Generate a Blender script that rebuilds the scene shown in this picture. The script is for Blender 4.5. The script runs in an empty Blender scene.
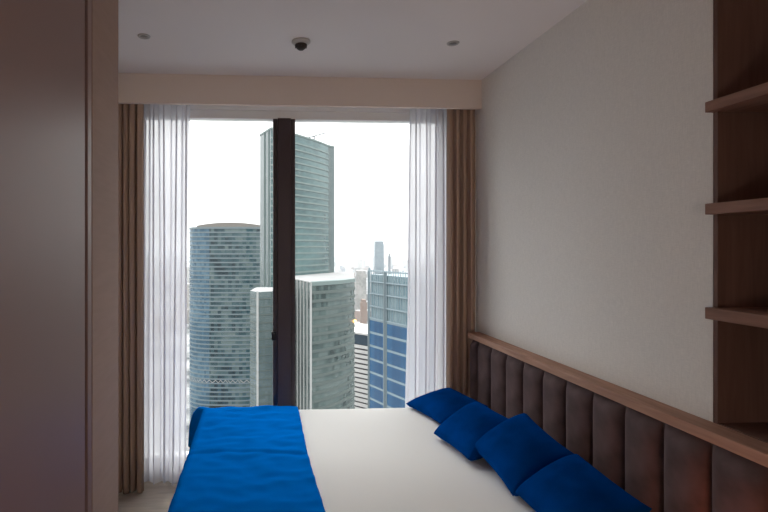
import bpy, bmesh, math, random
from mathutils import Vector, Matrix, noise as mnoise

random.seed(7)
S = bpy.context.scene
COL = S.collection

# ------------------------------------------------------------------ camera
EYE = 1.73                      # camera height above the bedroom floor
YAW = math.atan(30 / 512)       # turned slightly to the right of the window wall's normal
cam_data = bpy.data.cameras.new('camera')
cam_data.lens = 24.0
cam_data.sensor_width = 36.0
cam_data.shift_x = (384 - 290) / 768
cam_data.shift_y = -9 / 768
cam_data.clip_start = 0.05
cam_data.clip_end = 60000
cam = bpy.data.objects.new('camera', cam_data)
cam.location = (0, 0, EYE)
cam.rotation_euler = (math.pi / 2, 0, -YAW)
COL.objects.link(cam)
S.camera = cam

# ------------------------------------------------------------------ exposure
S.view_settings.view_transform = 'Standard'
S.view_settings.look = 'None'
S.view_settings.exposure = 1.55
S.view_settings.gamma = 1.0
S.view_settings.use_curve_mapping = False
S.cycles.max_bounces = 14
S.cycles.diffuse_bounces = 10
S.cycles.transparent_max_bounces = 32
S.cycles.volume_bounces = 2
S.cycles.sample_clamp_indirect = 8.0

# ------------------------------------------------------------------ overcast sky
SKY_STRENGTH = 0.60
world = bpy.data.worlds.new('overcast_sky')
S.world = world
world.use_nodes = True
wn = world.node_tree
wn.nodes.clear()
w_out = wn.nodes.new('ShaderNodeOutputWorld')
w_bg = wn.nodes.new('ShaderNodeBackground')
w_tc = wn.nodes.new('ShaderNodeTexCoord')
w_map = wn.nodes.new('ShaderNodeMapping')
w_map.inputs['Scale'].default_value = (2.0, 2.0, 9.0)
w_noise = wn.nodes.new('ShaderNodeTexNoise')
w_noise.inputs['Scale'].default_value = 1.6
w_noise.inputs['Detail'].default_value = 5
w_ramp = wn.nodes.new('ShaderNodeValToRGB')
w_ramp.color_ramp.elements[0].position = 0.32
w_ramp.color_ramp.elements[0].color = (0.86, 0.865, 0.865, 1)
w_ramp.color_ramp.elements[1].position = 0.68
w_ramp.color_ramp.elements[1].color = (0.97, 0.97, 0.965, 1)
wn.links.new(w_tc.outputs['Generated'], w_map.inputs['Vector'])
wn.links.new(w_map.outputs['Vector'], w_noise.inputs['Vector'])
wn.links.new(w_noise.outputs['Fac'], w_ramp.inputs['Fac'])
wn.links.new(w_ramp.outputs['Color'], w_bg.inputs['Color'])
# standard overcast sky: luminance rises evenly from the horizon to the zenith
w_sep = wn.nodes.new('ShaderNodeSeparateXYZ')
w_lum = wn.nodes.new('ShaderNodeMapRange')
w_lum.inputs['From Min'].default_value = 0.0
w_lum.inputs['From Max'].default_value = 1.0
w_lum.inputs['To Min'].default_value = SKY_STRENGTH
w_lum.inputs['To Max'].default_value = SKY_STRENGTH * 4.2
wn.links.new(w_tc.outputs['Generated'], w_sep.inputs[0])
wn.links.new(w_sep.outputs['Z'], w_lum.inputs['Value'])
wn.links.new(w_lum.outputs['Result'], w_bg.inputs['Strength'])
wn.links.new(w_bg.outputs['Background'], w_out.inputs['Surface'])


# ================================================================== helpers
def tag(o, label=None, category=None, group=None, kind=None):
    if label: o['label'] = label
    if category: o['category'] = category
    if group: o['group'] = group
    if kind: o['kind'] = kind
    return o


def link(name, mesh, mat=None, parent=None, loc=None):
    o = bpy.data.objects.new(name, mesh)
    COL.objects.link(o)
    if mat is not None and not mesh.materials:
        mesh.materials.append(mat)
    if parent is not None:
        o.parent = parent
    if loc is not None:
        o.location = loc
    return o


def empty(name, loc=(0, 0, 0), rz=0.0):
    o = bpy.data.objects.new(name, None)
    o.empty_display_size = 0.1
    o.location = loc
    o.rotation_euler = (0, 0, rz)
    COL.objects.link(o)
    return o


def mesh_of(name, verts, faces, smooth=False):
    me = bpy.data.meshes.new(name)
    me.from_pydata([tuple(v) for v in verts], [], faces)
    if smooth:
        me.polygons.foreach_set('use_smooth', [True] * len(me.polygons))
    me.update()
    return me


def box_mesh(name, x0, x1, y0, y1, z0, z1, bevel=0.0, seg=2):
    bm = bmesh.new()
    bmesh.ops.create_cube(bm, size=1.0)
    for v in bm.verts:
        v.co = Vector(((x0 + x1) / 2 + v.co.x * (x1 - x0), (y0 + y1) / 2 + v.co.y * (y1 - y0), (z0 + z1) / 2 + v.co.z * (z1 - z0)))
    if bevel > 0:
        bmesh.ops.bevel(bm, geom=list(bm.edges), offset=bevel, segments=seg, profile=0.5, affect='EDGES')
    me = bpy.data.meshes.new(name)
    bm.to_mesh(me)
    bm.free()
    return me


def box(name, b, mat, parent=None, bevel=0.0, seg=2):
    return link(name, box_mesh(name, *b, bevel=bevel, seg=seg), mat, parent)


def lathe(name, profile, mat, parent=None, loc=(0, 0, 0), n=40, smooth=True):
    """profile: list of (r, z)"""
    verts, faces = [], []
    for (r, z) in profile:
        for k in range(n):
            a = 2 * math.pi * k / n
            verts.append((r * math.cos(a), r * math.sin(a), z))
    for i in range(len(profile) - 1):
        for k in range(n):
            k2 = (k + 1) % n
            faces.append((i * n + k, i * n + k2, (i + 1) * n + k2, (i + 1) * n + k))
    faces.append(tuple(range(n))[::-1])
    faces.append(tuple((len(profile) - 1) * n + k for k in range(n)))
    me = mesh_of(name, verts, faces, smooth)
    bm = bmesh.new()
    bm.from_mesh(me)
    bmesh.ops.recalc_face_normals(bm, faces=bm.faces)
    bm.to_mesh(me)
    bm.free()
    return link(name, me, mat, parent, loc)


def grid_mesh(name, nu, nv, fn, smooth=True):
    verts = [fn(i / nu, j / nv) for j in range(nv + 1) for i in range(nu + 1)]
    w = nu + 1
    faces = [(j * w + i, j * w + i + 1, (j + 1) * w + i + 1, (j + 1) * w + i) for j in range(nv) for i in range(nu)]
    return mesh_of(name, verts, faces, smooth)


# ------------------------------------------------------------------ materials
def new_mat(name):
    m = bpy.data.materials.new(name)
    m.use_nodes = True
    nt = m.node_tree
    return m, nt, nt.nodes['Principled BSDF']


def N(nt, kind, **inputs):
    n = nt.nodes.new(kind)
    for k, v in inputs.items():
        n.inputs[k].default_value = v
    return n


def plain(name, color, rough=0.6, spec=0.3, bump=0.0, bump_scale=200.0, var=0.0, var_scale=3.0, sheen=0.0, coat=0.0, metal=0.0, stretch=(1, 1, 1)):
    m, nt, p = new_mat(name)
    p.inputs['Base Color'].default_value = (*color, 1)
    p.inputs['Roughness'].default_value = rough
    p.inputs['Specular IOR Level'].default_value = spec
    p.inputs['Metallic'].default_value = metal
    if sheen:
        p.inputs['Sheen Weight'].default_value = sheen
        p.inputs['Sheen Roughness'].default_value = 0.35
        p.inputs['Sheen Tint'].default_value = (*[min(1, c * 2.0 + 0.004) for c in color], 1)
    if coat:
        p.inputs['Coat Weight'].default_value = coat
        p.inputs['Coat Roughness'].default_value = 0.2
    tc = N(nt, 'ShaderNodeTexCoord')
    mp = N(nt, 'ShaderNodeMapping', Scale=stretch)
    nt.links.new(tc.outputs['Object'], mp.inputs['Vector'])
    if var:
        n = N(nt, 'ShaderNodeTexNoise', Scale=var_scale, Detail=6.0)
        nt.links.new(mp.outputs['Vector'], n.inputs['Vector'])
        r = N(nt, 'ShaderNodeValToRGB')
        r.color_ramp.elements[0].position = 0.3
        r.color_ramp.elements[1].position = 0.7
        r.color_ramp.elements[0].color = (*[c * (1 - var) for c in color], 1)
        r.color_ramp.elements[1].color = (*[min(1, c * (1 + var)) for c in color], 1)
        nt.links.new(n.outputs['Fac'], r.inputs['Fac'])
        nt.links.new(r.outputs['Color'], p.inputs['Base Color'])
    if bump:
        n2 = N(nt, 'ShaderNodeTexNoise', Scale=bump_scale, Detail=3.0)
        nt.links.new(mp.outputs['Vector'], n2.inputs['Vector'])
        b = N(nt, 'ShaderNodeBump', Strength=bump, Distance=0.002)
        nt.links.new(n2.outputs['Fac'], b.inputs['Height'])
        nt.links.new(b.outputs['Normal'], p.inputs['Normal'])
    return m


def linen(name, color):
    """wallpaper with a fine woven cross-hatch"""
    m, nt, p = new_mat(name)
    p.inputs['Roughness'].default_value = 0.75
    p.inputs['Specular IOR Level'].default_value = 0.2
    tc = N(nt, 'ShaderNodeTexCoord')
    outs = []
    for sc in ((40, 40, 420), (420, 420, 40)):
        mp = N(nt, 'ShaderNodeMapping', Scale=sc)
        nt.links.new(tc.outputs['Object'], mp.inputs['Vector'])
        n = N(nt, 'ShaderNodeTexNoise', Scale=1.0, Detail=2.0)
        nt.links.new(mp.outputs['Vector'], n.inputs['Vector'])
        outs.append(n)
    add = N(nt, 'ShaderNodeMath'); add.operation = 'ADD'
    nt.links.new(outs[0].outputs['Fac'], add.inputs[0])
    nt.links.new(outs[1].outputs['Fac'], add.inputs[1])
    half = N(nt, 'ShaderNodeMath'); half.operation = 'MULTIPLY'; half.inputs[1].default_value = 0.5
    nt.links.new(add.outputs[0], half.inputs[0])
    r = N(nt, 'ShaderNodeValToRGB')
    r.color_ramp.elements[0].position = 0.35
    r.color_ramp.elements[1].position = 0.65
    r.color_ramp.elements[0].color = (*[c * 0.93 for c in color], 1)
    r.color_ramp.elements[1].color = (*[c * 1.07 for c in color], 1)
    nt.links.new(half.outputs[0], r.inputs['Fac'])
    nt.links.new(r.outputs['Color'], p.inputs['Base Color'])
    b = N(nt, 'ShaderNodeBump', Strength=0.15, Distance=0.001)
    nt.links.new(half.outputs[0], b.inputs['Height'])
    nt.links.new(b.outputs['Normal'], p.inputs['Normal'])
    return m


def wood(name, c1, c2, rough=0.55, spec=0.12, stretch=(14, 1.2, 14)):
    m, nt, p = new_mat(name)
    p.inputs['Roughness'].default_value = rough
    p.inputs['Specular IOR Level'].default_value = spec
    tc = N(nt, 'ShaderNodeTexCoord')
    mp = N(nt, 'ShaderNodeMapping', Scale=stretch)
    nt.links.new(tc.outputs['Object'], mp.inputs['Vector'])
    n = N(nt, 'ShaderNodeTexNoise', Scale=3.0, Detail=8.0, Distortion=0.6)
    nt.links.new(mp.outputs['Vector'], n.inputs['Vector'])
    r = N(nt, 'ShaderNodeValToRGB')
    r.color_ramp.elements[0].position = 0.3
    r.color_ramp.elements[1].position = 0.72
    r.color_ramp.elements[0].color = (*c1, 1)
    r.color_ramp.elements[1].color = (*c2, 1)
    nt.links.new(n.outputs['Fac'], r.inputs['Fac'])
    nt.links.new(r.outputs['Color'], p.inputs['Base Color'])
    b = N(nt, 'ShaderNodeBump', Strength=0.15, Distance=0.001)
    nt.links.new(n.outputs['Fac'], b.inputs['Height'])
    nt.links.new(b.outputs['Normal'], p.inputs['Normal'])
    return m


def sheer_mat(name):
    m = bpy.data.materials.new(name)
    m.use_nodes = True
    nt = m.node_tree
    nt.nodes.clear()
    out = N(nt, 'ShaderNodeOutputMaterial')
    tr = N(nt, 'ShaderNodeBsdfTransparent', Color=(1, 1, 1, 1))
    tl = N(nt, 'ShaderNodeBsdfTranslucent', Color=(0.82, 0.82, 0.86, 1))
    df = N(nt, 'ShaderNodeBsdfDiffuse', Color=(0.82, 0.82, 0.86, 1))
    mx = N(nt, 'ShaderNodeMixShader', Fac=0.40)
    nt.links.new(tl.outputs[0], mx.inputs[1])
    nt.links.new(df.outputs[0], mx.inputs[2])
    # the weave is denser seen along the cloth
    lw = N(nt, 'ShaderNodeLayerWeight', Blend=0.35)
    rg = N(nt, 'ShaderNodeMapRange')
    rg.inputs['To Min'].default_value = 0.80
    rg.inputs['To Max'].default_value = 0.99
    nt.links.new(lw.outputs['Facing'], rg.inputs['Value'])
    m2 = N(nt, 'ShaderNodeMixShader')
    nt.links.new(rg.outputs['Result'], m2.inputs['Fac'])
    nt.links.new(tr.outputs[0], m2.inputs[1])
    nt.links.new(mx.outputs[0], m2.inputs[2])
    nt.links.new(m2.outputs[0], out.inputs['Surface'])
    return m


def pane_mat(name):
    m = bpy.data.materials.new(name)
    m.use_nodes = True
    nt = m.node_tree
    nt.nodes.clear()
    out = N(nt, 'ShaderNodeOutputMaterial')
    tr = N(nt, 'ShaderNodeBsdfTransparent', Color=(0.975, 0.985, 0.985, 1))
    gl = N(nt, 'ShaderNodeBsdfGlossy', Color=(1, 1, 1, 1), Roughness=0.0)
    fr = N(nt, 'ShaderNodeFresnel', IOR=1.15)
    mx = N(nt, 'ShaderNodeMixShader')
    nt.links.new(fr.outputs[0], mx.inputs['Fac'])
    nt.links.new(tr.outputs[0], mx.inputs[1])
    nt.links.new(gl.outputs[0], mx.inputs[2])
    nt.links.new(mx.outputs[0], out.inputs['Surface'])
    return m


def facade(name, dark, mid, light, cell_u=1.5, cell_v=3.8, rough=0.25, spec=0.5, p_dark=0.3, p_light=0.75, col_noise=0.03):
    """curtain-wall glass: one tone per window cell, cells counted along the wall (UV in metres)"""
    m, nt, p = new_mat(name)
    p.inputs['Roughness'].default_value = rough
    p.inputs['Specular IOR Level'].default_value = spec
    uv = N(nt, 'ShaderNodeUVMap')
    mp = N(nt, 'ShaderNodeMapping', Scale=(1 / cell_u, 1 / cell_v, 1))
    nt.links.new(uv.outputs['UV'], mp.inputs['Vector'])
    fl = N(nt, 'ShaderNodeVectorMath'); fl.operation = 'FLOOR'
    nt.links.new(mp.outputs['Vector'], fl.inputs[0])
    wnz = N(nt, 'ShaderNodeTexWhiteNoise')
    nt.links.new(fl.outputs[0], wnz.inputs['Vector'])
    big = N(nt, 'ShaderNodeTexNoise', Scale=col_noise, Detail=3.0)
    nt.links.new(uv.outputs['UV'], big.inputs['Vector'])
    a = N(nt, 'ShaderNodeMath'); a.operation = 'MULTIPLY_ADD'
    a.inputs[1].default_value = 0.45
    nt.links.new(wnz.outputs['Value'], a.inputs[0])
    b = N(nt, 'ShaderNodeMath'); b.operation = 'MULTIPLY_ADD'
    b.inputs[1].default_value = 1.5
    b.inputs[2].default_value = -0.48
    nt.links.new(big.outputs['Fac'], b.inputs[0])
    nt.links.new(b.outputs[0], a.inputs[2])
    r = N(nt, 'ShaderNodeValToRGB')
    r.color_ramp.elements[0].position = p_dark
    r.color_ramp.elements[0].color = (*dark, 1)
    r.color_ramp.elements[1].position = p_light
    r.color_ramp.elements[1].color = (*light, 1)
    e = r.color_ramp.elements.new((p_dark + p_light) / 2)
    e.color = (*mid, 1)
    nt.links.new(a.outputs[0], r.inputs['Fac'])
    nt.links.new(r.outputs['Color'], p.inputs['Base Color'])
    return m


def emit(name, color, strength):
    m, nt, p = new_mat(name)
    p.inputs['Base Color'].default_value = (*color, 1)
    p.inputs['Emission Color'].default_value = (*color, 1)
    p.inputs['Emission Strength'].default_value = strength
    return m


M = {
    'ceiling': plain('ceiling_paint', (0.79, 0.75, 0.735), 0.85, 0.15, bump=0.05, bump_scale=90),
    'valance': plain('valance_paint', (0.76, 0.67, 0.60), 0.8, 0.2, bump=0.05, bump_scale=90),
    'wallpaper': linen('wallpaper_linen', (0.72, 0.69, 0.645)),
    'wall_plain': plain('wall_paint', (0.64, 0.59, 0.53), 0.8, 0.2),
    'floor': plain('floor_beige', (0.46, 0.39, 0.32), 0.55, 0.35, var=0.12, var_scale=5, stretch=(1, 6, 1)),
    'lacquer': plain('wardrobe_lacquer', (0.235, 0.150, 0.132), 0.42, 0.22),
    'end_panel': plain('matte_brown_panel', (0.34, 0.235, 0.19), 0.75, 0.2, bump=0.06, bump_scale=120, var=0.04, var_scale=6, stretch=(1, 1, 8)),
    'gap': plain('shadow_gap_black', (0.01, 0.008, 0.008), 0.8, 0.1),
    'drape': plain('drape_brown', (0.46, 0.335, 0.26), 0.85, 0.15, bump=0.15, bump_scale=500),
    'sheer': sheer_mat('sheer_voile'),
    'pane': pane_mat('window_glass'),
    'mullion': plain('mullion_brown', (0.055, 0.036, 0.040), 0.45, 0.4),
    'frame_white': plain('frame_light_grey', (0.86, 0.86, 0.85), 0.5, 0.3),
    'blue': plain('blue_velvet', (0.0003, 0.040, 0.20), 0.85, 0.0, bump=0.3, bump_scale=300, var=0.45, var_scale=3.0, sheen=0.35),
    'blue_satin': plain('blue_runner', (0.0003, 0.155, 0.60), 0.8, 0.0, bump=0.15, bump_scale=260),
    'sheet': plain('sheet_white', (0.86, 0.85, 0.82), 0.75, 0.2, bump=0.08, bump_scale=140),
    'bed_base': plain('bed_base_brown', (0.09, 0.065, 0.06), 0.85, 0.15),
    'velvet': plain('headboard_velvet', (0.105, 0.070, 0.070), 0.8, 0.15, bump=0.2, bump_scale=220, var=0.25, var_scale=9, sheen=0.35),
    'rail': wood('walnut_rail', (0.29, 0.16, 0.113), (0.45, 0.265, 0.19)),
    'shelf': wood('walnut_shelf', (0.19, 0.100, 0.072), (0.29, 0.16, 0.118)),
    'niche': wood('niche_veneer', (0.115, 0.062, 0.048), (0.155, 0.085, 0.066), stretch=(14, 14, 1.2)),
    'plastic': plain('detector_plastic', (0.55, 0.53, 0.50), 0.5, 0.3),
    'dark_plastic': plain('detector_sensor', (0.05, 0.04, 0.035), 0.5, 0.3),
    'chrome': plain('downlight_trim', (0.45, 0.43, 0.41), 0.5, 0.3),
    'lens': plain('downlight_lens', (0.16, 0.14, 0.13), 0.3, 0.5),
    'black': plain('handle_black', (0.012, 0.01, 0.01), 0.5, 0.4),
}

# ================================================================== the room
FLOOR = -0.06
XL, XR = -1.10, 1.63            # side walls
CEIL = 2.96
YV = 3.68                       # valance face
YG = 4.05                       # glazing
YB = -2.6                       # wall behind the camera
NY0, NY1 = 0.35, 1.754          # shelf recess in the right wall
RAIL_TOP = 1.10


def struct(name, b, mat, bevel=0.0):
    return tag(box(name, b, mat, bevel=bevel), kind='structure')


struct('floor', (XL - 0.15, XR + 0.45, YB - 0.1, YG + 0.25, FLOOR - 0.12, FLOOR), M['floor'])
struct('ceiling', (XL - 0.15, XR + 0.45, YB - 0.1, YG + 0.25, CEIL, CEIL + 0.12), M['ceiling'])
struct('wall_left', (XL - 0.12, XL, YB, YG + 0.2, FLOOR, CEIL), M['wall_plain'])
struct('wall_back', (XL - 0.12, XR + 0.4, YB - 0.1, YB, FLOOR, CEIL), M['wall_plain'])

# right wall with the recess for the built-in shelves
wr = empty('wall_right')
tag(wr, kind='structure')
box('wall_panel', (XR, XR + 0.40, NY1, YG + 0.2, FLOOR, CEIL), M['wallpaper'], wr)
box('wall_panel', (XR, XR + 0.40, YB, NY0, FLOOR, CEIL), M['wallpaper'], wr)
box('wall_panel', (XR + 0.30, XR + 0.40, NY0, NY1, FLOOR, CEIL), M['wallpaper'], wr)

# curtain pelmet dropped from the ceiling
struct('trim_1', (XL, XR, YV, YV + 0.035, 2.75, CEIL), M['valance'], bevel=0.002)
# slim light-grey lining of the curtain pocket above the glazing
struct('trim_2', (XL, XR, YG - 0.035, YG + 0.10, 2.80, CEIL), M['frame_white'], bevel=0.003)

# window wall: piers either side of the opening
WX0, WX1 = -0.95, 1.50
ww = empty('wall_window')
tag(ww, kind='structure')
box('pier', (XL, WX0, YG - 0.02, YG + 0.18, FLOOR, 2.80), M['wall_plain'], ww)
box('pier', (WX1, XR, YG - 0.02, YG + 0.18, FLOOR, 2.80), M['wall_plain'], ww)

win = empty('window_1', (0, YG, 0))
tag(win, kind='structure')
MX0, MX1 = 0.102, 0.277


def wbox(name, b, mat, bevel=0.0, parent=None):
    o = box(name, (b[0], b[1], b[2] - YG, b[3] - YG, b[4], b[5]), mat, parent or win, bevel)
    return o


wbox('head_frame', (WX0, WX1, YG - 0.02, YG + 0.08, 2.738, 2.80), M['frame_white'], 0.003)
wbox('sill_frame', (WX0, WX1, YG - 0.04, YG + 0.08, FLOOR, 0.10), M['frame_white'], 0.003)
for x0 in (WX0, WX1 - 0.05):
    wbox('side_frame', (x0, x0 + 0.05, YG - 0.03, YG + 0.08, 0.10, 2.738), M['frame_white'], 0.003)
mul = wbox('mullion', (MX0 + 0.035, MX1 - 0.035, YG - 0.055, YG + 0.09, 0.10, 2.738), M['mullion'], 0.004)
for x0 in (MX0, MX1 - 0.033):
    wbox('sash_stile', (x0, x0 + 0.033, YG - 0.03, YG + 0.06, 0.10, 2.738), M['mullion'], 0.004)
hnd = wbox('handle', (MX0 - 0.012, MX0 + 0.022, YG - 0.06, YG - 0.028, 1.00, 1.07), M['black'], 0.006)
for x0, x1 in ((WX0 + 0.05, MX0), (MX1, WX1 - 0.05)):
    wbox('pane', (x0, x1, YG + 0.012, YG + 0.018, 0.10, 2.738), M['pane'])


# ------------------------------------------------------------------ exterior
def world_pt(u, d):
    """point d metres ahead and u metres to the right of the viewing direction"""
    return (u * math.cos(YAW) + d * math.sin(YAW), -u * math.sin(YAW) + d * math.cos(YAW))


GROUND = -198.0


def arc_pts(p, q, sag, n):
    """n+1 points from p to q bulging to the right-hand side of p->q by sag"""
    p, q = Vector(p), Vector(q)
    d = q - p
    nrm = Vector((d.y, -d.x)).normalized()
    return [tuple(p + d * (k / n) + nrm * sag * 4 * (k / n) * (1 - k / n)) for k in range(n + 1)]


def offset_plan(plan, off):
    """push every corner of a convex plan outwards from the middle of its two edges (plan runs counter-clockwise)"""
    n = len(plan)
    out = []
    for i in range(n):
        a, b, c = Vector(plan[i - 1]), Vector(plan[i]), Vector(plan[(i + 1) % n])
        e1, e2 = (b - a).normalized(), (c - b).normalized()
        n1, n2 = Vector((e1.y, -e1.x)), Vector((e2.y, -e2.x))
        h = (n1 + n2)
        h = h / max(0.4, h.length_squared / 2)
        out.append(tuple(b + h * off))
    return out


def prism(name, plan, z0, z1, cap=True, smooth=False):
    """extruded plan with UVs in metres along the wall"""
    n = len(plan)
    verts = [(x, y, z0) for x, y in plan] + [(x, y, z1) for x, y in plan]
    faces = [(i, (i + 1) % n, n + (i + 1) % n, n + i) for i in range(n)]
    if cap:
        faces += [tuple(range(n))[::-1], tuple(range(n, 2 * n))]
    me = mesh_of(name, verts, faces)
    uvl = me.uv_layers.new(name='UVMap')
    s = [0.0]
    for i in range(n):
        s.append(s[-1] + (Vector(plan[(i + 1) % n]) - Vector(plan[i])).length)
    for poly in me.polygons:
        if poly.index < n:
            i = poly.index
            vals = [(s[i], z0), (s[i + 1], z0), (s[i + 1], z1), (s[i], z1)]
            for li, uv in zip(poly.loop_indices, vals):
                uvl.data[li].uv = uv
        else:
            for li in poly.loop_indices:
                v = me.vertices[me.loops[li].vertex_index].co
                uvl.data[li].uv = (v.x, v.y)
    return me


def ccw(plan):
    a = sum(plan[i - 1][0] * plan[i][1] - plan[i][0] * plan[i - 1][1] for i in range(len(plan)))
    return plan if a > 0 else plan[::-1]


def local(plan_ud, origin):
    """(u, d) plan -> local metres about the tower's own base point"""
    ox, oy = world_pt(*origin)
    pts = [world_pt(*p) for p in plan_ud]
    return ccw([(x - ox, y - oy) for x, y in pts])


def floors(root, plan, z_top, z_low, fh, band_h, mat, proud=0.25, name='floor_band'):
    ring = prism(name, offset_plan(plan, proud), 0, band_h)
    z = z_top - fh
    while z > z_low:
        link(name, ring, mat, root, (0, 0, z))
        z -= fh


def fin(root, p, z0, z1, w, mat, name='fin'):
    me = box_mesh(name, p[0] - w / 2, p[0] + w / 2, p[1] - w / 2, p[1] + w / 2, z0, z1)
    return link(name, me, mat, root)


E = {
    'a_glass': facade('oval_tower_glass', (0.006, 0.018, 0.024), (0.030, 0.062, 0.072), (0.085, 0.115, 0.115), 3.2, 3.9, p_dark=0.20, p_light=0.72),
    'a_reflection': facade('oval_tower_painted_reflection', (0.032, 0.069, 0.101), (0.050, 0.098, 0.139), (0.079, 0.132, 0.170), 2.2, 3.8),  # bluish reflection on the glass, painted as base colour
    'a_band': plain('oval_tower_band', (0.106, 0.135, 0.147), 0.5, 0.4),
    'crown': plain('oval_tower_crown', (0.152, 0.139, 0.126), 0.7, 0.2),
    'truss': plain('white_truss', (0.284, 0.280, 0.272), 0.6, 0.2),
    'b_glass': facade('tall_tower_glass', (0.020, 0.055, 0.058), (0.036, 0.082, 0.085), (0.055, 0.11, 0.11), 3.0, 4.0, p_dark=0.2, p_light=0.8),
    'b_side': facade('tall_tower_side', (0.055, 0.078, 0.080), (0.066, 0.090, 0.092), (0.080, 0.105, 0.106), 1.5, 4.0),
    'b_band': plain('tall_tower_band', (0.115, 0.150, 0.145), 0.5, 0.3),
    'c_glass': facade('curved_block_glass', (0.012, 0.024, 0.024), (0.050, 0.075, 0.073), (0.075, 0.098, 0.094), 1.6, 4.1, p_dark=0.12, p_light=0.8, col_noise=0.05),
    'c_band': plain('curved_block_band', (0.068, 0.086, 0.082), 0.5, 0.3),
    'white_metal': plain('white_fin', (0.258, 0.262, 0.258), 0.6, 0.2),
    'roof': plain('snowy_roof', (0.249, 0.249, 0.249), 0.9, 0.1, var=0.12, var_scale=0.05),
    'd_panel': facade('blue_tower_panel', (0.009, 0.042, 0.095), (0.016, 0.062, 0.13), (0.030, 0.090, 0.165), 1.3, 50, p_dark=0.2, p_light=0.7, col_noise=0.08),
    'd_pale': facade('blue_tower_pale_glass', (0.10, 0.17, 0.20), (0.14, 0.21, 0.24), (0.19, 0.26, 0.28), 0.9, 4.2, p_dark=0.2, p_light=0.8),
    'd_frame': plain('blue_tower_frame', (0.16, 0.205, 0.225), 0.5, 0.3),
    'd_dark': plain('blue_tower_edge', (0.059, 0.071, 0.080), 0.5, 0.3),
    'e_white': plain('white_storey_band', (0.42, 0.41, 0.40), 0.7, 0.2),
    'e_dark': plain('dark_storey_glass', (0.021, 0.021, 0.023), 0.4, 0.4),
    'e_blue': plain('dark_blue_storey', (0.025, 0.042, 0.059), 0.4, 0.4),
    'pale': facade('pale_block', (0.141, 0.141, 0.134), (0.202, 0.195, 0.185), (0.229, 0.222, 0.208), 5, 4.0),
    'pink': plain('brick_block', (0.162, 0.121, 0.101), 0.8, 0.1),
    'far': facade('far_tower_glass', (0.046, 0.071, 0.086), (0.061, 0.086, 0.101), (0.076, 0.101, 0.113), 8, 8),
    'beacon': emit('warm_lamp_glow', (1.0, 0.42, 0.10), 2.5),
}

# ground: snow-dusted city floor
m, nt, p = new_mat('winter_city_ground')
p.inputs['Roughness'].default_value = 0.95
p.inputs['Specular IOR Level'].default_value = 0.1
tc = N(nt, 'ShaderNodeTexCoord')
n = N(nt, 'ShaderNodeTexNoise', Scale=0.012, Detail=8.0)
n.inputs['Roughness'].default_value = 0.7
nt.links.new(tc.outputs['Object'], n.inputs['Vector'])
r = N(nt, 'ShaderNodeValToRGB')
r.color_ramp.elements[0].position = 0.38
r.color_ramp.elements[0].color = (0.05, 0.055, 0.06, 1)
r.color_ramp.elements[1].position = 0.62
r.color_ramp.elements[1].color = (0.30, 0.30, 0.30, 1)
nt.links.new(n.outputs['Fac'], r.inputs['Fac'])
nt.links.new(r.outputs['Color'], p.inputs['Base Color'])
gv, gf = [(0, 0, GROUND)], []
for k in range(48):
    a = 2 * math.pi * k / 48
    gv.append((32000 * math.cos(a), 32000 * math.sin(a), GROUND))
for k in range(48):
    gf.append((0, 1 + k, 1 + (k + 1) % 48))
tag(link('ground', mesh_of('ground', gv, gf), m), kind='structure')




# --- oval tower with blue-green glass, left of the mullion
AD = 462.0
a_org = ((228 - 290) / 512 * AD, AD + 26)
root = empty('office_tower', (*world_pt(*a_org), 0))
tag(root, 'rounded blue-green glass tower with a flat beige crown, left of the dark mullion', 'tower')
pts = []
for k in range(48):
    a = 2 * math.pi * k / 48
    ca, sa = math.cos(a), math.sin(a)
    uu = 39.0 * math.copysign(abs(ca) ** 0.62, ca)
    dd = 26 * math.copysign(abs(sa) ** 0.85, sa)
    pts.append((a_org[0] + uu, a_org[1] + dd))
planA = local(pts, a_org)
zA = EYE + (247 - 227.5) / 512 * AD
me = prism('glass_body', planA, GROUND, zA)
me.materials.append(E['a_glass']); me.materials.append(E['a_reflection']); me.materials.append(E['roof'])
for poly in me.polygons:
    if abs(poly.normal.z) > 0.5:
        poly.material_index = 2
    elif poly.center.x < -20.5:  # left facets carry the painted reflection
        poly.material_index = 1
link('glass_body', me, None, root)
floors(root, planA, zA - 1.0, EYE - 150, 3.9, 1.25, E['a_band'], 0.3)
link('parapet', prism('parapet', offset_plan(planA, 0.4), zA - 1.2, zA + 0.6), E['a_band'], root)
# crown: a low arched ridge along the roof
cw = 31.0
cv, cf = [], []
nn = 24
for k in range(nn + 1):
    x = -cw + 2 * cw * k / nn
    zt = zA + 2.2 + 2.6 * (1 - (x / cw) ** 2)
    for (yy, zz) in ((-20, zA), (-20, zt), (16, zt), (16, zA)):
        cv.append((x, yy * (1 - 0.35 * (x / cw) ** 2), zz))
for k in range(nn):
    for j in range(4):
        j2 = (j + 1) % 4
        cf.append((k * 4 + j, (k + 1) * 4 + j, (k + 1) * 4 + j2, k * 4 + j2))
cf += [(0, 1, 2, 3), (nn * 4 + 3, nn * 4 + 2, nn * 4 + 1, nn * 4)]
link('crown', mesh_of('crown', cv, cf), E['crown'], root)
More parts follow.
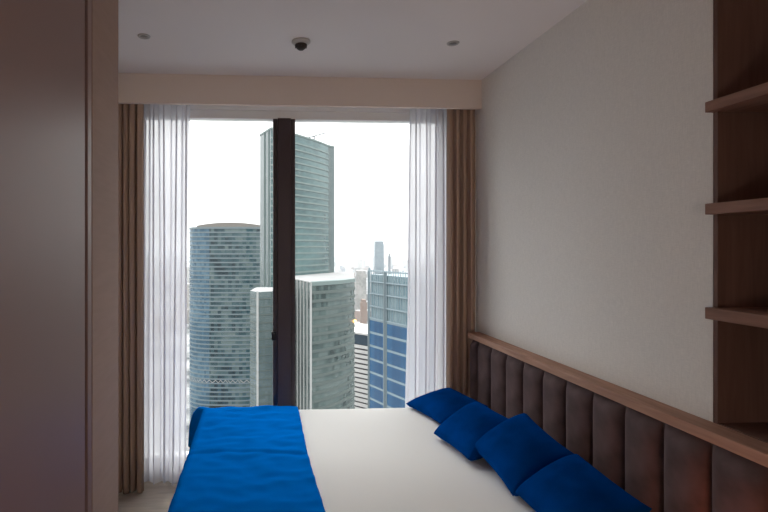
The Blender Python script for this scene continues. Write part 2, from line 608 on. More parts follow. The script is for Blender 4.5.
# white truss storey low on the shaft
zt = EYE - (381.5 - 247) / 512 * AD
pl = offset_plan(planA, 0.6)
tv, tf = [], []
per = len(pl)
for i in range(per):
    a_, b_ = Vector(pl[i]), Vector(pl[(i + 1) % per])
    L = (b_ - a_).length
    steps = max(1, round(L / 2.4))
    for s_ in range(steps):
        p0, p1 = a_.lerp(b_, s_ / steps), a_.lerp(b_, (s_ + 1) / steps)
        up = s_ % 2
        z0_, z1_ = (zt - 1.5, zt + 0.9) if up else (zt + 0.9, zt - 1.5)
        base = len(tv)
        tv += [(p0.x, p0.y, z0_), (p1.x, p1.y, z1_), (p1.x, p1.y, z1_ + 0.7), (p0.x, p0.y, z0_ + 0.7)]
        tf.append((base, base + 1, base + 2, base + 3))
link('truss_belt', mesh_of('truss_belt', tv, tf), E['truss'], root)

# --- tall slab tower behind the mullion
b_org = (5.0, 335.0)
root = empty('skyscraper', (*world_pt(*b_org), 0))
tag(root, 'tallest pale teal glass tower partly hidden by the dark mullion', 'tower')
Nn, Rr, Rr2, Ll = (-11.1, 300.0), (26.3, 352.0), (30.9, 357.0), (-18.7, 319.0)
back = [(22, 376), (-8, 344)]
front = arc_pts(Nn, Rr, 2.2, 10)
planB = local([Ll] + front + [Rr2] + back, b_org)
zB = EYE + 119 / 512 * 300
me = prism('glass_body', planB, GROUND, zB)
for k_ in ('b_glass', 'b_side', 'roof'):
    me.materials.append(E[k_])
loc_n = local([Nn, Rr, (100, 100)], b_org)
ll = Vector(world_pt(*Nn)) - Vector(world_pt(*b_org))
rr_ = Vector(world_pt(*Rr)) - Vector(world_pt(*b_org))
for poly in me.polygons:
    c = poly.center
    if abs(poly.normal.z) > 0.5:
        poly.material_index = 2
    elif not (ll.x - 0.2 < c.x < rr_.x + 0.2 and poly.normal.y < 0):
        poly.material_index = 1
link('glass_body', me, None, root)
# light floor lines on the broad front only
fr = local(front + [(Rr[0] - 1, Rr[1] + 3), (Nn[0] + 1.5, Nn[1] + 3)], b_org)
band = prism('floor_band', offset_plan(fr, 0.35), 0, 1.0)
z = zB - 6
while z > EYE - 40:
    link('floor_band', band, E['b_band'], root, (0, 0, z))
    z -= 4.0
for q in ((-12.6, 303.6), (-15.4, 310.6)):
    fin(root, local([q, (0, 0), (1, 0)], b_org)[0] if False else tuple(Vector(world_pt(*q)) - Vector(world_pt(*b_org))), GROUND, zB, 0.9, E['b_band'])
link('parapet', prism('parapet', offset_plan(planB, 0.3), zB - 0.6, zB + 0.5), E['b_band'], root)
# roof boom of the cleaning cradle
q0 = Vector(world_pt(16, 339)) - Vector(world_pt(*b_org))
q1 = Vector(world_pt(23.5, 336)) - Vector(world_pt(*b_org))
mast = fin(root, tuple(q0), zB, zB + 3.4, 0.8, E['d_dark'], 'roof_crane')
dirv = q1 - q0
bv = []
for (t_, z_) in ((-0.5, zB + 3.0), (1.0, zB + 5.2)):
    pt = q0 + dirv * t_
    for dx_, dz_ in ((-0.3, -0.3), (0.3, -0.3), (0.3, 0.3), (-0.3, 0.3)):
        bv.append((pt.x, pt.y + dx_, z_ + dz_))
link('boom', mesh_of('boom', bv, [(0, 1, 2, 3), (7, 6, 5, 4)] + [(i, (i + 1) % 4, 4 + (i + 1) % 4, 4 + i) for i in range(4)]), E['d_dark'], mast)

# --- curved lower block in front of it, right of the mullion
c_org = (18.0, 300.0)
root = empty('office_block', (*world_pt(*c_org), 0))
tag(root, 'grey-green curved office block with white corner fins and snowy roof, right of mullion', 'office block')
cE, cR, cK, cL = (10.3, 250.0), (35.1, 279.0), (41.0, 368.0), (1.5, 281.0)
frontC = arc_pts(cE, cR, 2.6, 12)
planC = local([(-1.5, 311.0), cL] + frontC + [cK, (34.0, 360.5)], c_org)
zC = EYE - 17.6
me = prism('glass_body', planC, GROUND, zC)
me.materials.append(E['c_glass']); me.materials.append(E['roof'])
for poly in me.polygons:
    if poly.normal.z > 0.5:
        poly.material_index = 1
link('glass_body', me, None, root)
frC = local(frontC + [(cR[0] - 2, cR[1] + 2), (cE[0] + 0.5, cE[1] + 3)], c_org)
ring = prism('floor_band', offset_plan(frC, 0.25), 0, 1.5)
z = zC - 5.6
while z > EYE - 110:
    link('floor_band', ring, E['c_band'], root, (0, 0, z))
    z -= 4.1
link('parapet', prism('parapet', offset_plan(frC, 0.5), zC - 1.4, zC + 0.5), E['b_band'], root)
o2 = Vector(world_pt(*c_org))
for k in range(6):
    t_ = k / 5.6
    q = (cE[0] + (cL[0] - cE[0]) * t_, cE[1] + (cL[1] - cE[1]) * t_)
    fin(root, tuple(Vector(world_pt(q[0] - 0.15, q[1] - 0.15)) - o2), GROUND, zC + 0.4, 0.75 if k else 1.0, E['white_metal'])
rb = local([cL, cE, (cE[0] + 0.6, cE[1] + 0.6), (cL[0] + 1.2, cL[1] + 0.6)], c_org)
link('roof_edge', prism('roof_edge', rb, zC - 0.3, zC + 0.5), E['white_metal'], root)
bq = Vector(world_pt(cR[0] + 0.2, cR[1] - 0.8)) - o2
lathe('beacon', [(0.02, -0.8), (0.7, -0.5), (0.9, 0.1), (0.6, 0.7), (0.02, 0.9)], E['beacon'], root, (bq.x, bq.y, EYE - (321 - 247) / 512 * 279), n=12)

# --- narrow block with a white corner line left of the mullion
f_org = (-10.0, 275.0)
root = empty('office_block', (*world_pt(*f_org), 0))
tag(root, 'narrow grey block with one white corner line, between oval tower and mullion', 'office block')
fE = (-16.5, 260.0)
planF = local([(-20.9, 268.0), fE, (-2.5, 268.0), (-2.5, 290.0), (-19.0, 290.0)], f_org)
zF = EYE - 45 / 512 * 260
me = prism('glass_body', planF, GROUND, zF)
me.materials.append(E['b_side']); me.materials.append(E['roof'])
for poly in me.polygons:
    if poly.normal.z > 0.5:
        poly.material_index = 1
link('glass_body', me, None, root)
of = Vector(world_pt(*f_org))
fin(root, tuple(Vector(world_pt(fE[0], fE[1] - 0.2)) - of), GROUND, zF + 0.5, 1.1, E['white_metal'], 'corner_fin')
ringF = prism('floor_band', offset_plan(planF, 0.12), 0, 0.7)
z = zF - 4
while z > EYE - 100:
    link('floor_band', ringF, E['c_band'], root, (0, 0, z))
    z -= 4.1

# --- blue tower at the right edge of the view
d_org = (36.0, 150.0)
root = empty('office_tower', (*world_pt(*d_org), 0))
tag(root, 'deep blue panelled tower with pale gridded top, beside the right sheer curtain', 'tower')
dA, dB = Vector((25.5, 165.0)), Vector((42.0, 131.0))
dd = (dB - dA)
nrm = Vector((dd.y, -dd.x)).normalized()        # towards the camera side
if nrm.y > 0: nrm = -nrm
bk = -nrm * 26
planD = local([tuple(dA), tuple(dB), tuple(dB + bk), tuple(dA + bk)], d_org)
zD = EYE - 7.6
zBlue = EYE - 22.7
od = Vector(world_pt(*d_org))
link('frame_body', prism('frame_body', planD, GROUND, zBlue), E['d_frame'], root)
topp = prism('pale_top', offset_plan(planD, -0.4), zBlue, zD - 1.2)
link('pale_top', topp, E['d_pale'], root)


def onface(t, out):
    q = dA + dd * t + nrm * out
    return Vector(world_pt(*q)) - od


zones = ((0.012, 0.207), (0.255, 0.525), (0.54, 0.76), (0.775, 0.985))
fhD = 4.25
for zi, (t0, t1) in enumerate(zones):
    quad = [onface(t0, -0.3), onface(t1, -0.3), onface(t1, 0.12), onface(t0, 0.12)]
    pm = prism('glass_panel', ccw([tuple(v) for v in quad]), 0, fhD - 0.75)
    z = zBlue - fhD
    while z > EYE - 75:
        link('glass_panel', pm, E['d_panel'], root, (0, 0, z))
        z -= fhD
# pale gridded screen above the blue storeys
for k in range(34):
    t_ = 0.004 + k / 33 * 0.992
    q = onface(t_, 0.0)
    fin(root, tuple(q), zBlue, zD + (0.3 if k % 3 else 0.9), 0.22 if k else 0.6, E['d_frame'], 'screen_post')
for z in (zD, zD - 3.4, zD - 7.2, zD - 11.2, zBlue):
    quad = [onface(0, -0.2), onface(1, -0.2), onface(1, 0.25), onface(0, 0.25)]
    link('screen_rail', prism('screen_rail', ccw([tuple(v) for v in quad]), z - 0.25, z + 0.15), E['d_frame'], root)
fin(root, tuple(onface(0.0, 0.1)), GROUND, zD, 0.7, E['a_band'], 'corner_post')
fin(root, tuple(onface(0.231, 0.15)), GROUND, zD, 1.0, E['a_band'], 'light_pier')

# --- striped car-park-like block seen in the gap
e_org = (56.0, 415.0)
root = empty('striped_block', (*world_pt(*e_org), 0))
tag(root, 'low white and black striped block in the gap between curved block and blue tower', 'office block')
planE = local([(38.0, 424.0), (78.0, 386.0), (98.0, 420.0), (60.0, 460.0)], e_org)
zE = EYE - 88 / 512 * 405
link('core', prism('core', offset_plan(planE, -0.8), GROUND, zE - 8), E['e_dark'], root)
link('top_storey', prism('top_storey', offset_plan(planE, -0.3), zE - 8, zE), E['e_blue'], root)
link('roof_slab', prism('roof_slab', offset_plan(planE, 0.4), zE, zE + 1.4), E['e_white'], root)
rg_ = prism('storey_band', planE, 0, 2.5)
z = zE - 11
while z > EYE - 150:
    link('storey_band', rg_, E['e_white'], root, (0, 0, z))
    z -= 3.85


# --- farther single buildings
def slab(name, label, cat, px0, px1, ytop, d, depth, mat, base=GROUND, steps=()):
    u0, u1 = (px0 - 290) / 512 * d, (px1 - 290) / 512 * d
    org = ((u0 + u1) / 2, d + depth / 2)
    rt = empty(name, (*world_pt(*org), 0))
    tag(rt, label, cat)
    pl_ = local([(u0, d), (u1, d), (u1, d + depth), (u0, d + depth)], org)
    zt_ = EYE + (247 - ytop) / 512 * d
    b_ = prism('tower_body', pl_, base, zt_)
    link('tower_body', b_, mat, rt)
    link('roof_cap', prism('roof_cap', offset_plan(pl_, -2.0), zt_, zt_ + 0.012 * d ** 0.9), mat, rt)
    return rt


slab('apartment_slab', 'pale beige high-rise slab in the gap right of the curved block', 'apartment block', 356, 366.5, 274, 1500, 30, E['pale'])
slab('brick_house', 'small pinkish brick tower below the pale slab in the gap', 'apartment block', 361.5, 367, 303, 1150, 25, E['pink'])
slab('far_tower', 'hazy blue-grey tower on the skyline above the blue panelled tower', 'tower', 375, 384, 244, 2600, 50, E['far'])
slab('far_spire', 'thin dark spire on the skyline beside the right sheer curtain', 'tower', 388.5, 390.6, 256, 2300, 12, E['d_dark'])

# --- low city blocks towards the horizon: too many and too small to count
rnd = random.Random(5)
cv, cf = [], []
for i in range(1500):
    d = 700 + 8500 * rnd.random() ** 1.5
    u = (rnd.random() * 2 - 1) * d * 0.8
    if d < 1100 and abs(u) < 250:
        continue
    if any(abs(d - dq) < 110 and abs(u - uq) < 110 for uq, dq in ((209, 1515), (167, 1162), (454, 2625), (447, 2306))):
        continue
    w, l = rnd.uniform(18, 70), rnd.uniform(14, 40)
    h = rnd.uniform(12, 45) if rnd.random() < 0.86 else rnd.uniform(60, 110)
    a = rnd.choice((0, 0.4, 0.9, 1.3))
    x0, y0 = world_pt(u, d)
    ca, sa = math.cos(a), math.sin(a)
    b0 = len(cv)
    for zz in (GROUND, GROUND + h):
        for (px, py) in ((-w, -l), (w, -l), (w, l), (-w, l)):
            cv.append((x0 + (px * ca - py * sa) / 2, y0 + (px * sa + py * ca) / 2, zz))
    cf += [(b0 + 4, b0 + 5, b0 + 6, b0 + 7)] + [(b0 + j, b0 + (j + 1) % 4, b0 + 4 + (j + 1) % 4, b0 + 4 + j) for j in range(4)]
me = mesh_of('city_blocks', cv, cf)
tones = [plain('city_tone_%d' % i, c, 0.9, 0.1) for i, c in enumerate(((0.231, 0.218, 0.206), (0.176, 0.168, 0.160), (0.126, 0.130, 0.139), (0.260, 0.256, 0.252), (0.193, 0.151, 0.130)))]
for t_ in tones:
    me.materials.append(t_)
for poly in me.polygons:
    poly.material_index = 3 if poly.index % 5 == 0 else (poly.index // 5 * 7919) % 5
o = link('city_blocks', me)
tag(o, 'pale low city blocks spread to the hazy horizon', 'city', kind='stuff')

# winter haze lying over the far city
hm = bpy.data.materials.new('winter_haze')
hm.use_nodes = True
hm.node_tree.nodes.clear()
ho = hm.node_tree.nodes.new('ShaderNodeOutputMaterial')
hs = hm.node_tree.nodes.new('ShaderNodeVolumeScatter')
hs.inputs['Color'].default_value = (0.165, 0.180, 0.192, 1)
hs.inputs['Density'].default_value = 1 / 2300
hs.inputs['Anisotropy'].default_value = 0.2
hm.node_tree.links.new(hs.outputs[0], ho.inputs['Volume'])
hx = [world_pt(-9000, 640), world_pt(9000, 640), world_pt(9000, 14000), world_pt(-9000, 14000)]
o = link('winter_haze', prism('winter_haze', ccw(hx), GROUND + 0.5, 90), hm)
tag(o, 'thin white winter haze over the distant city', 'haze', kind='stuff')

# ================================================================== furniture
# ------------------------------------------------------------------ wardrobe at the left edge
WX = -0.65
w0 = empty('wardrobe', (XL, 1.0, 0))
tag(w0, 'tall brown lacquered wardrobe with a matte end panel at the left edge', 'wardrobe')


def wpart(name, b, mat, bevel=0.0):
    return box(name, (b[0] - XL, b[1] - XL, b[2] - 1.0, b[3] - 1.0, b[4], b[5]), mat, w0, bevel)


wpart('carcass', (XL + 0.002, WX - 0.03, -0.6, 2.02, 0.08, CEIL - 0.003), M['gap'])
wpart('plinth', (XL + 0.002, WX - 0.06, -0.6, 2.02, FLOOR, 0.08), M['lacquer'])
for y0, y1 in ((-0.60, 0.235), (0.245, 1.085), (1.095, 1.946)):
    wpart('door', (WX - 0.022, WX, y0, y1, 0.085, CEIL - 0.012), M['lacquer'], 0.0015)
wpart('stile', (WX - 0.022, WX, 1.978, 2.022, 0.085, CEIL - 0.012), M['lacquer'], 0.0015)
wpart('end_panel', (XL + 0.002, WX + 0.002, 2.026, 2.391, FLOOR, CEIL - 0.003), M['end_panel'], 0.002)

# ------------------------------------------------------------------ built-in shelves in the recess
sh = empty('shelf_unit', (XR, 1.05, 0))
tag(sh, 'dark walnut built-in shelves recessed in the wall at the right edge', 'shelves')


def spart(name, b, mat, bevel=0.0):
    return box(name, (b[0] - XR, b[1] - XR, b[2] - 1.05, b[3] - 1.05, b[4], b[5]), mat, sh, bevel)


ND = 0.24
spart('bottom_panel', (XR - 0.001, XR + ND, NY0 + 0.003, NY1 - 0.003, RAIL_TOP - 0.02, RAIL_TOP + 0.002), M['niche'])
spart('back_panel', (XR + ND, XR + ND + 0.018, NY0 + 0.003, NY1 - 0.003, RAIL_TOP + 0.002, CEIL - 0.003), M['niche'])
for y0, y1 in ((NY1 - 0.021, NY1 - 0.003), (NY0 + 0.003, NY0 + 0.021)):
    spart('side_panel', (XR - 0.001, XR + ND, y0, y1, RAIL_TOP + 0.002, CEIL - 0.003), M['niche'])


def zpix(y, d):
    return EYE + (247 - y) / 512 * d


dS = 1.83
for ytop, ybot in ((101.5, 112), (203.5, 214.5), (307.5, 319)):
    zt_, zb_ = zpix(ytop, dS), zpix(ybot, dS)
    spart('shelf', (XR - 0.034, XR + ND - 0.001, NY0 + 0.022, NY1 - 0.004, zb_, zt_), M['shelf'], 0.002)

# ------------------------------------------------------------------ headboard with walnut ledge
HB_Y1, HB_Y0 = 3.715, 0.36
hb = empty('headboard', (XR, 2.0, 0))
tag(hb, 'brown velvet channel-tufted headboard panel topped by a walnut ledge, along right wall', 'headboard')
HBX = 1.578
o = box('backing', (HBX - XR, -0.002, HB_Y0 - 2.0, HB_Y1 - 2.0, FLOOR, RAIL_TOP - 0.042), M['bed_base'], hb)
o = box('ledge', (1.536 - XR, -0.002, HB_Y0 - 2.0, HB_Y1 - 2.0, RAIL_TOP - 0.040, RAIL_TOP), M['rail'], hb, 0.003)
pitch = 0.2118


def channel_mesh(w):
    hw = w / 2
    z0, z1 = 0.08, RAIL_TOP - 0.046
    nu, nv = 18, 22

    def fn(a, b):
        y = -hw + 2 * hw * a
        zz = z0 + (z1 - z0) * b
        s = abs(y / hw)
        prof = (1 - s ** 2.5) ** 0.62
        e = min(1.0, (z1 - zz) / 0.03)
        e2 = min(1.0, (zz - z0) / 0.03)
        prof *= (1 - (1 - e) ** 2) ** 0.5 * (1 - (1 - e2) ** 2) ** 0.5
        wob = 0.0016 * mnoise.noise(Vector((y * 14, zz * 6, 3.0)))
        return (HBX - XR + 0.002 - 0.040 * prof + wob * prof, y, zz)
    return grid_mesh('channel_cushion', nu, nv, fn)


cm = channel_mesh(pitch - 0.004)
yb = 3.604
k = 0
ys = [(HB_Y1 - 0.03 if False else yb + pitch / 2)]
yc = yb - pitch / 2
while yc - pitch / 2 > HB_Y0 - 0.05:
    link('channel_cushion', cm, M['velvet'], hb, (0, yc - 2.0, 0))
    yc -= pitch
cm2 = channel_mesh(0.107)
link('channel_cushion', cm2, M['velvet'], hb, (0, yb + 0.055 - 2.0, 0))

# ------------------------------------------------------------------ bed
BX0, BX1, BY0, BY1, BZ = -0.372, 1.53, 1.82, 3.62, 0.588
bed = empty('bed', (0.58, 2.72, 0))
tag(bed, 'double bed made up with a smooth white sheet below the window', 'bed')
BO = Vector((0.58, 2.72, 0))


def bpart(name, b, mat, bevel=0.0, seg=2):
    return box(name, (b[0] - BO.x, b[1] - BO.x, b[2] - BO.y, b[3] - BO.y, b[4], b[5]), mat, bed, bevel, seg)


bpart('base', (BX0 + 0.03, BX1 - 0.005, BY0 + 0.03, BY1 - 0.03, 0.07, 0.30), M['bed_base'], 0.015)
for lx in (BX0 + 0.12, BX1 - 0.12):
    for ly in (BY0 + 0.12, BY1 - 0.12):
        bpart('leg', (lx - 0.03, lx + 0.03, ly - 0.03, ly + 0.03, FLOOR, 0.07), M['black'], 0.004)
bpart('mattress', (BX0 + 0.012, BX1 - 0.008, BY0 + 0.012, BY1 - 0.012, 0.30, BZ - 0.012), M['sheet'], 0.03, 3)


def cover_pt(x0, x1, y0, y1, z, px, py, r=0.03, flare=0.05):
    """lay a cloth point (px, py in flat cloth metres) over a box top, hanging past the edges"""
    ox = max(x0 - px, 0) * -1 + max(px - x1, 0)
    oy = max(y0 - py, 0) * -1 + max(py - y1, 0)
    bx_, by_ = min(max(px, x0), x1), min(max(py, y0), y1)

    def roll(t):
        t = abs(t)
        if t < r * math.pi / 2:
            a = t / r
            return r * math.sin(a), r * (1 - math.cos(a))
        d = t - r * math.pi / 2
        return r + flare * d, r + d
    hx_, vx = roll(ox)
    hy_, vy = roll(oy)
    mn = min(abs(ox), abs(oy))
    x = bx_ + math.copysign(hx_ + 0.085 * (1 - math.exp(-mn / 0.05)), ox) if ox else bx_
    y = by_ + math.copysign(hy_ + 0.085 * (1 - math.exp(-mn / 0.05)), oy) if oy else by_
    return [x, y, z - max(vx, vy)]


def sheet_fn(a, b):
    px = BX0 - 0.26 + (BX1 + 0.0 - BX0 + 0.26) * a
    py = BY0 - 0.26 + (BY1 - BY0 + 0.52) * b
    q = cover_pt(BX0 + 0.03, BX1 + 0.5, BY0 + 0.03, BY1 - 0.03, BZ - 0.004, px, py)
    q[2] += 0.0030 * mnoise.noise(Vector((px * 2.2, py * 2.2, 0))) + 0.0010 * mnoise.noise(Vector((px * 9, py * 6, 4)))
    q[0] -= BO.x; q[1] -= BO.y
    q[0] = min(q[0], BX1 - 0.004 - BO.x)
    return tuple(q)


sm = grid_mesh('sheet', 150, 150, sheet_fn)
so = link('sheet', sm, M['sheet'], bed)

# ------------------------------------------------------------------ blue runner across the foot of the bed
RX1 = 0.256


def runner_fn(a, b):
    ov = 0.30
    px = -0.385 - ov + (RX1 + 0.385 + ov) * a
    py = BY0 - ov + (BY1 - BY0 + 2 * ov) * b
    px += 0.02 * a * (1 - b)
    # the right-hand hem is not dead straight
    if a > 0.9:
        px += 0.006 * math.sin(py * 4.0) * (a - 0.9) * 10
    q = cover_pt(-0.372 + 0.01, 5, BY0 + 0.012, BY1 - 0.014, BZ + 0.015, px, py, r=0.035, flare=0.06)
    w = 0.0100 * mnoise.noise(Vector((px * 3.0 + 2, py * 7, 1.7))) + 0.0095 * mnoise.noise(Vector((px * 8 + py * 5, py * 13 - px * 4, 9)))
    # transverse crease where the cloth was folded
    w += -0.0035 * math.exp(-((py - 2.80 + 0.025 * math.sin(px * 7)) / 0.016) ** 2) + 0.0035 * math.exp(-((py - 2.835 + 0.025 * math.sin(px * 7)) / 0.02) ** 2)
    hang = max(BZ + 0.009 - q[2] - 0.03, 0)
    if hang <= 0:
        q[2] += max(w, -0.011)
    else:
        f = min(hang / 0.12, 1.0)
        q[2] += max(w, -0.011) * (1 - f)
        if px < -0.37:
            q[0] -= f * 0.018 * (math.sin(py * 16) + 1.0)
        if py > BY1:
            q[1] += f * 0.006 * (math.sin(px * 22) + 1.0)
        if py < BY0:
            q[1] -= f * 0.010 * (math.sin(px * 22) + 1.0)
    return tuple(q)


rm = grid_mesh('bed_runner', 130, 260, runner_fn)
ro = link('bed_runner', rm, M['blue_satin'])
so_ = ro.modifiers.new('thickness', 'SOLIDIFY')
so_.thickness = 0.005
so_.offset = 1.0
tag(ro, 'bright blue runner draped over the foot of the white bed', 'bed runner')


# ------------------------------------------------------------------ four blue cushions
def pillow(label, L, theta, phi, size, roll, seed, T=0.085):
    nu = nv = 36

    def fn_side(side):
        def fn(a, b):
            u, v = 2 * a - 1, 2 * b - 1
            hx = size[0] / 2 * (1 - 0.07 * (1 - v * v))
            hy = size[1] / 2 * (1 - 0.07 * (1 - u * u))
            t = (T if side > 0 else 0.12) * ((1 - u ** 2) * (1 - v ** 2)) ** 0.42 * (1 - 0.32 * u if side > 0 else 1)
            wr = 0.0
            e = max(abs(u), abs(v))
            # dimples running in from the corners
            wr += 0.006 * mnoise.noise(Vector((u * 3 + seed, v * 3, side))) * (1 - e ** 4)
            wr += 0.004 * math.sin(7 * (u - v) + seed) * (1 - e ** 2) * mnoise.noise(Vector((u * 1.5, v * 1.5, seed)))
            return (u * hx, v * hy, side * (t + (wr if t > 0.001 else 0)))
        return fn
    bm = bmesh.new()
    for side in (1, -1):
        me_ = grid_mesh('tmp', nu, nv, fn_side(side))
        n0 = len(bm.faces)
        bm.from_mesh(me_)
        bpy.data.meshes.remove(me_)
        if side < 0:
            bm.faces.ensure_lookup_table()
            bmesh.ops.reverse_faces(bm, faces=bm.faces[n0:])
    bmesh.ops.remove_doubles(bm, verts=bm.verts, dist=0.0004)
    me_ = bpy.data.meshes.new('cushion')
    bm.to_mesh(me_)
    bm.free()
    me_.polygons.foreach_set('use_smooth', [True] * len(me_.polygons))
    th, ph = math.radians(theta), math.radians(phi)
    e_ = Vector((math.sin(th), -math.cos(th), 0))              # along the lower edge towards the camera
    e_ = (e_ + Vector((0, 0, -math.tan(math.radians(roll))))).normalized()
    b_ = Vector((math.cos(th) * math.cos(ph), math.sin(th) * math.cos(ph), math.sin(ph)))
    n_ = e_.cross(b_).normalized()
    b_ = n_.cross(e_).normalized()
    if n_.z < 0:
        n_ = -n_
    c_ = Vector(L) + e_ * size[0] / 2 + b_ * size[1] / 2
    R3 = Matrix(((e_.x, b_.x, n_.x), (e_.y, b_.y, n_.y), (e_.z, b_.z, n_.z)))
    R3i = R3.inverted()
    for v in me_.vertices:              # the soft underside settles on the sheet and against the headboard
        w_ = R3 @ v.co + c_
        w_.z = max(w_.z, BZ + 0.006)
        w_.x = min(w_.x, 1.532)
        v.co = R3i @ (w_ - c_)
    me_.update()
    ob = link('cushion', me_, M['blue'])
    ob.matrix_world = Matrix(((e_.x, b_.x, n_.x, c_.x), (e_.y, b_.y, n_.y, c_.y), (e_.z, b_.z, n_.z, c_.z), (0, 0, 0, 1)))
    tag(ob, label, 'cushion', 'blue cushions along the headboard')
    return ob


pillow('blue velvet cushion farthest from the camera, lying next to the sheer curtain', (1.04, 3.60, 0.612), 14, 12.4, (0.429, 0.368), 0.36, 1.0, 0.055)
pillow('second blue velvet cushion from the window, low on the bed', (1.039, 3.015, 0.612), 6.2, 31, (0.415, 0.337), -1.5, 4.0, 0.07)
pillow('third blue velvet cushion from the window, upright corner against the headboard', (1.136, 2.679, 0.655), 0.1, 33.3, (0.44, 0.341), 6.2, 7.0)
pillow('blue velvet cushion nearest the camera, cut off by the lower photo edge', (1.15, 2.247, 0.622), -1.4, 30.8, (0.452, 0.333), 1.9, 11.0)


# ------------------------------------------------------------------ curtains
def curtain(name, x0, x1, yc, z0, z1, folds, amp, over, mat, label, cat, seed, group, thick=0.0, flare=(0, 0)):
    nu, nv = folds * 16, 40

    def fn(a, b):
        z = z0 + (z1 - z0) * b
        ph = 2 * math.pi * folds * a
        ph += (0.9 if thick else 2.2) * mnoise.noise(Vector((a * folds * 0.6, seed, b * 0.7)))
        am = amp * (0.75 + 0.5 * mnoise.noise(Vector((a * folds * 0.8, seed + 5, b * 0.6))))
        down = 1 - b
        xa = x0 + flare[0] * down
        xb = x1 + flare[1] * down
        x = xa + (xb - xa) * a + over * math.sin(2 * ph)
        wave = math.sin(ph) if not thick else 1.0 - 2.0 * abs(math.sin(ph / 2 + 0.4))     # heavy cloth: round folds, sharp valleys
        y = yc + am * wave * (0.6 + 0.4 * min(1, down * 4)) + 0.010 * down * math.sin(a * 9 + seed)
        zz = z + (0.008 * math.sin(a * 17 + seed) if b < 0.02 else 0)
        return (min(max(x, XL + 0.006), XR - 0.006), y, max(zz, FLOOR + 0.006))
    ob = link(name, grid_mesh(name, nu, nv, fn), mat)
    if thick:
        sd = ob.modifiers.new('thickness', 'SOLIDIFY')
        sd.thickness = thick
        sd.offset = 0
    tag(ob, label, cat, group)
    return ob


ZC = CEIL - 0.02
curtain('drape', XL + 0.012, -0.845, 3.785, FLOOR + 0.015, ZC, 5, 0.050, 0.010, M['drape'], 'brown heavy drape gathered at the left of the window', 'curtain', 1.3, 'brown drapes', 0.004)
curtain('drape', 1.405, XR - 0.012, 3.785, FLOOR + 0.015, ZC, 4, 0.050, 0.010, M['drape'], 'brown heavy drape gathered at the right of the window behind the headboard', 'curtain', 2.9, 'brown drapes', 0.004)
curtain('sheer_curtain', -0.93, -0.532, 3.90, FLOOR + 0.02, ZC, 5, 0.042, 0.016, M['sheer'], 'white translucent sheer curtain at the left of the window', 'curtain', 4.2, 'white sheer curtains', flare=(0, -0.02))
curtain('sheer_curtain', 1.165, 1.50, 3.90, FLOOR + 0.02, ZC, 5, 0.042, 0.014, M['sheer'], 'white translucent sheer curtain at the right of the window', 'curtain', 6.7, 'white sheer curtains', flare=(-0.045, 0))

# ------------------------------------------------------------------ ceiling fittings
def on_ceiling(px, py):
    d = (CEIL - EYE) / ((247 - py) / 512)
    return world_pt((px - 290) / 512 * d, d)


for (px, py, lab) in ((144, 36, 'small recessed ceiling downlight at the left, near the wardrobe'), (453, 43, 'small recessed ceiling downlight at the right, near the wall')):
    x, y = on_ceiling(px, py)
    r_ = empty('downlight', (x, y, CEIL))
    tag(r_, lab, 'downlight', 'recessed ceiling downlights')
    lathe('trim_ring', [(0.022, 0.0), (0.024, -0.006), (0.034, -0.006), (0.037, -0.001), (0.037, 0.0)], M['chrome'], r_)
    lathe('lens', [(0.001, -0.003), (0.023, -0.003), (0.023, 0.0)], M['lens'], r_)
x, y = on_ceiling(301, 41)
r_ = empty('smoke_detector', (x, y, CEIL))
tag(r_, 'round ceiling smoke detector with a dark sensor cone above the bed', 'smoke detector')
lathe('base_plate', [(0.02, 0.0), (0.054, 0.0), (0.056, -0.004), (0.056, -0.010), (0.050, -0.016), (0.038, -0.020), (0.036, -0.022)], M['plastic'], r_)
lathe('sensor_cone', [(0.036, -0.022), (0.037, -0.028), (0.030, -0.040), (0.020, -0.050), (0.014, -0.054), (0.004, -0.055)], M['dark_plastic'], r_)
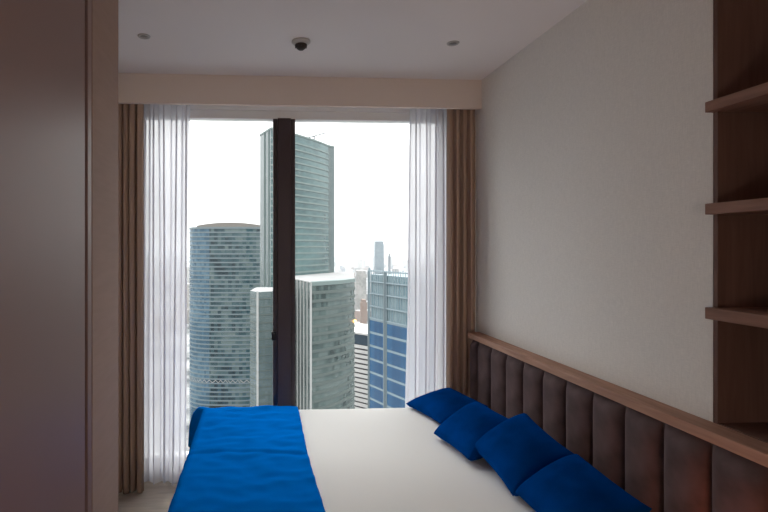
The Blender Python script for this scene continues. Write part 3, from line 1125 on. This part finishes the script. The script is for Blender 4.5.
for k in range(10):
    a = 2 * math.pi * k / 10
    me = box_mesh('vent_rib', -0.002, 0.002, 0.028, 0.036, -0.040, -0.022)
    o = link('vent_rib', me, M['dark_plastic'], r_)
    o.rotation_euler = (0, 0, a)

# ------------------------------------------------------------------ bedside lamp just below the frame, the warm glow on the headboard
ns = empty('nightstand', (1.33, 1.50, 0))
tag(ns, 'small dark nightstand beside the bed below the shelves', 'nightstand')
box('body', (-0.19, 0.19, -0.22, 0.22, 0.10, 0.45), M['niche'], ns, 0.004)
dr = box('drawer', (-0.205, -0.19, -0.21, 0.21, 0.13, 0.43), M['shelf'], ns, 0.003)
box('knob', (-0.225, -0.205, -0.02, 0.02, 0.27, 0.29), M['black'], dr, 0.004)
for lx in (-0.16, 0.16):
    for ly in (-0.19, 0.19):
        box('leg', (lx - 0.015, lx + 0.015, ly - 0.015, ly + 0.015, FLOOR, 0.10), M['black'], ns, 0.002)
lp = empty('table_lamp', (1.455, 1.42, 0.45))
tag(lp, 'small warm globe lamp standing on the nightstand', 'lamp')
lathe('lamp_base', [(0.06, 0.0), (0.06, 0.012), (0.05, 0.018), (0.012, 0.022), (0.010, 0.06), (0.03, 0.066)], M['black'], lp)
LAMP = emit('lamp_globe_glow', (1.0, 0.20, 0.035), 7.0)
lathe('globe', [(0.01, 0.064), (0.045, 0.072), (0.062, 0.10), (0.062, 0.13), (0.045, 0.158), (0.01, 0.168)], LAMP, lp)

# ------------------------------------------------------------------ added fill light for the room: a globe on a pole, unseen behind the camera
hl = empty('fill_globe', (0.50, -1.6, FLOOR))
tag(hl, 'added fill-light globe on a pole, unseen behind the camera', 'lamp')
lathe('lamp_base', [(0.01, 0.0), (0.15, 0.0), (0.15, 0.02), (0.02, 0.03), (0.01, 0.031)], M['black'], hl)
lathe('pole', [(0.012, 0.03), (0.012, 1.2)], M['black'], hl, n=16)
lathe('globe', [(0.03, 1.20)] + [(0.17 * math.sin(a * math.pi / 16), 1.37 - 0.17 * math.cos(a * math.pi / 16)) for a in range(2, 16)] + [(0.01, 1.54)], emit('fill_globe_glow', (1.0, 0.90, 0.82), 11.0), hl)
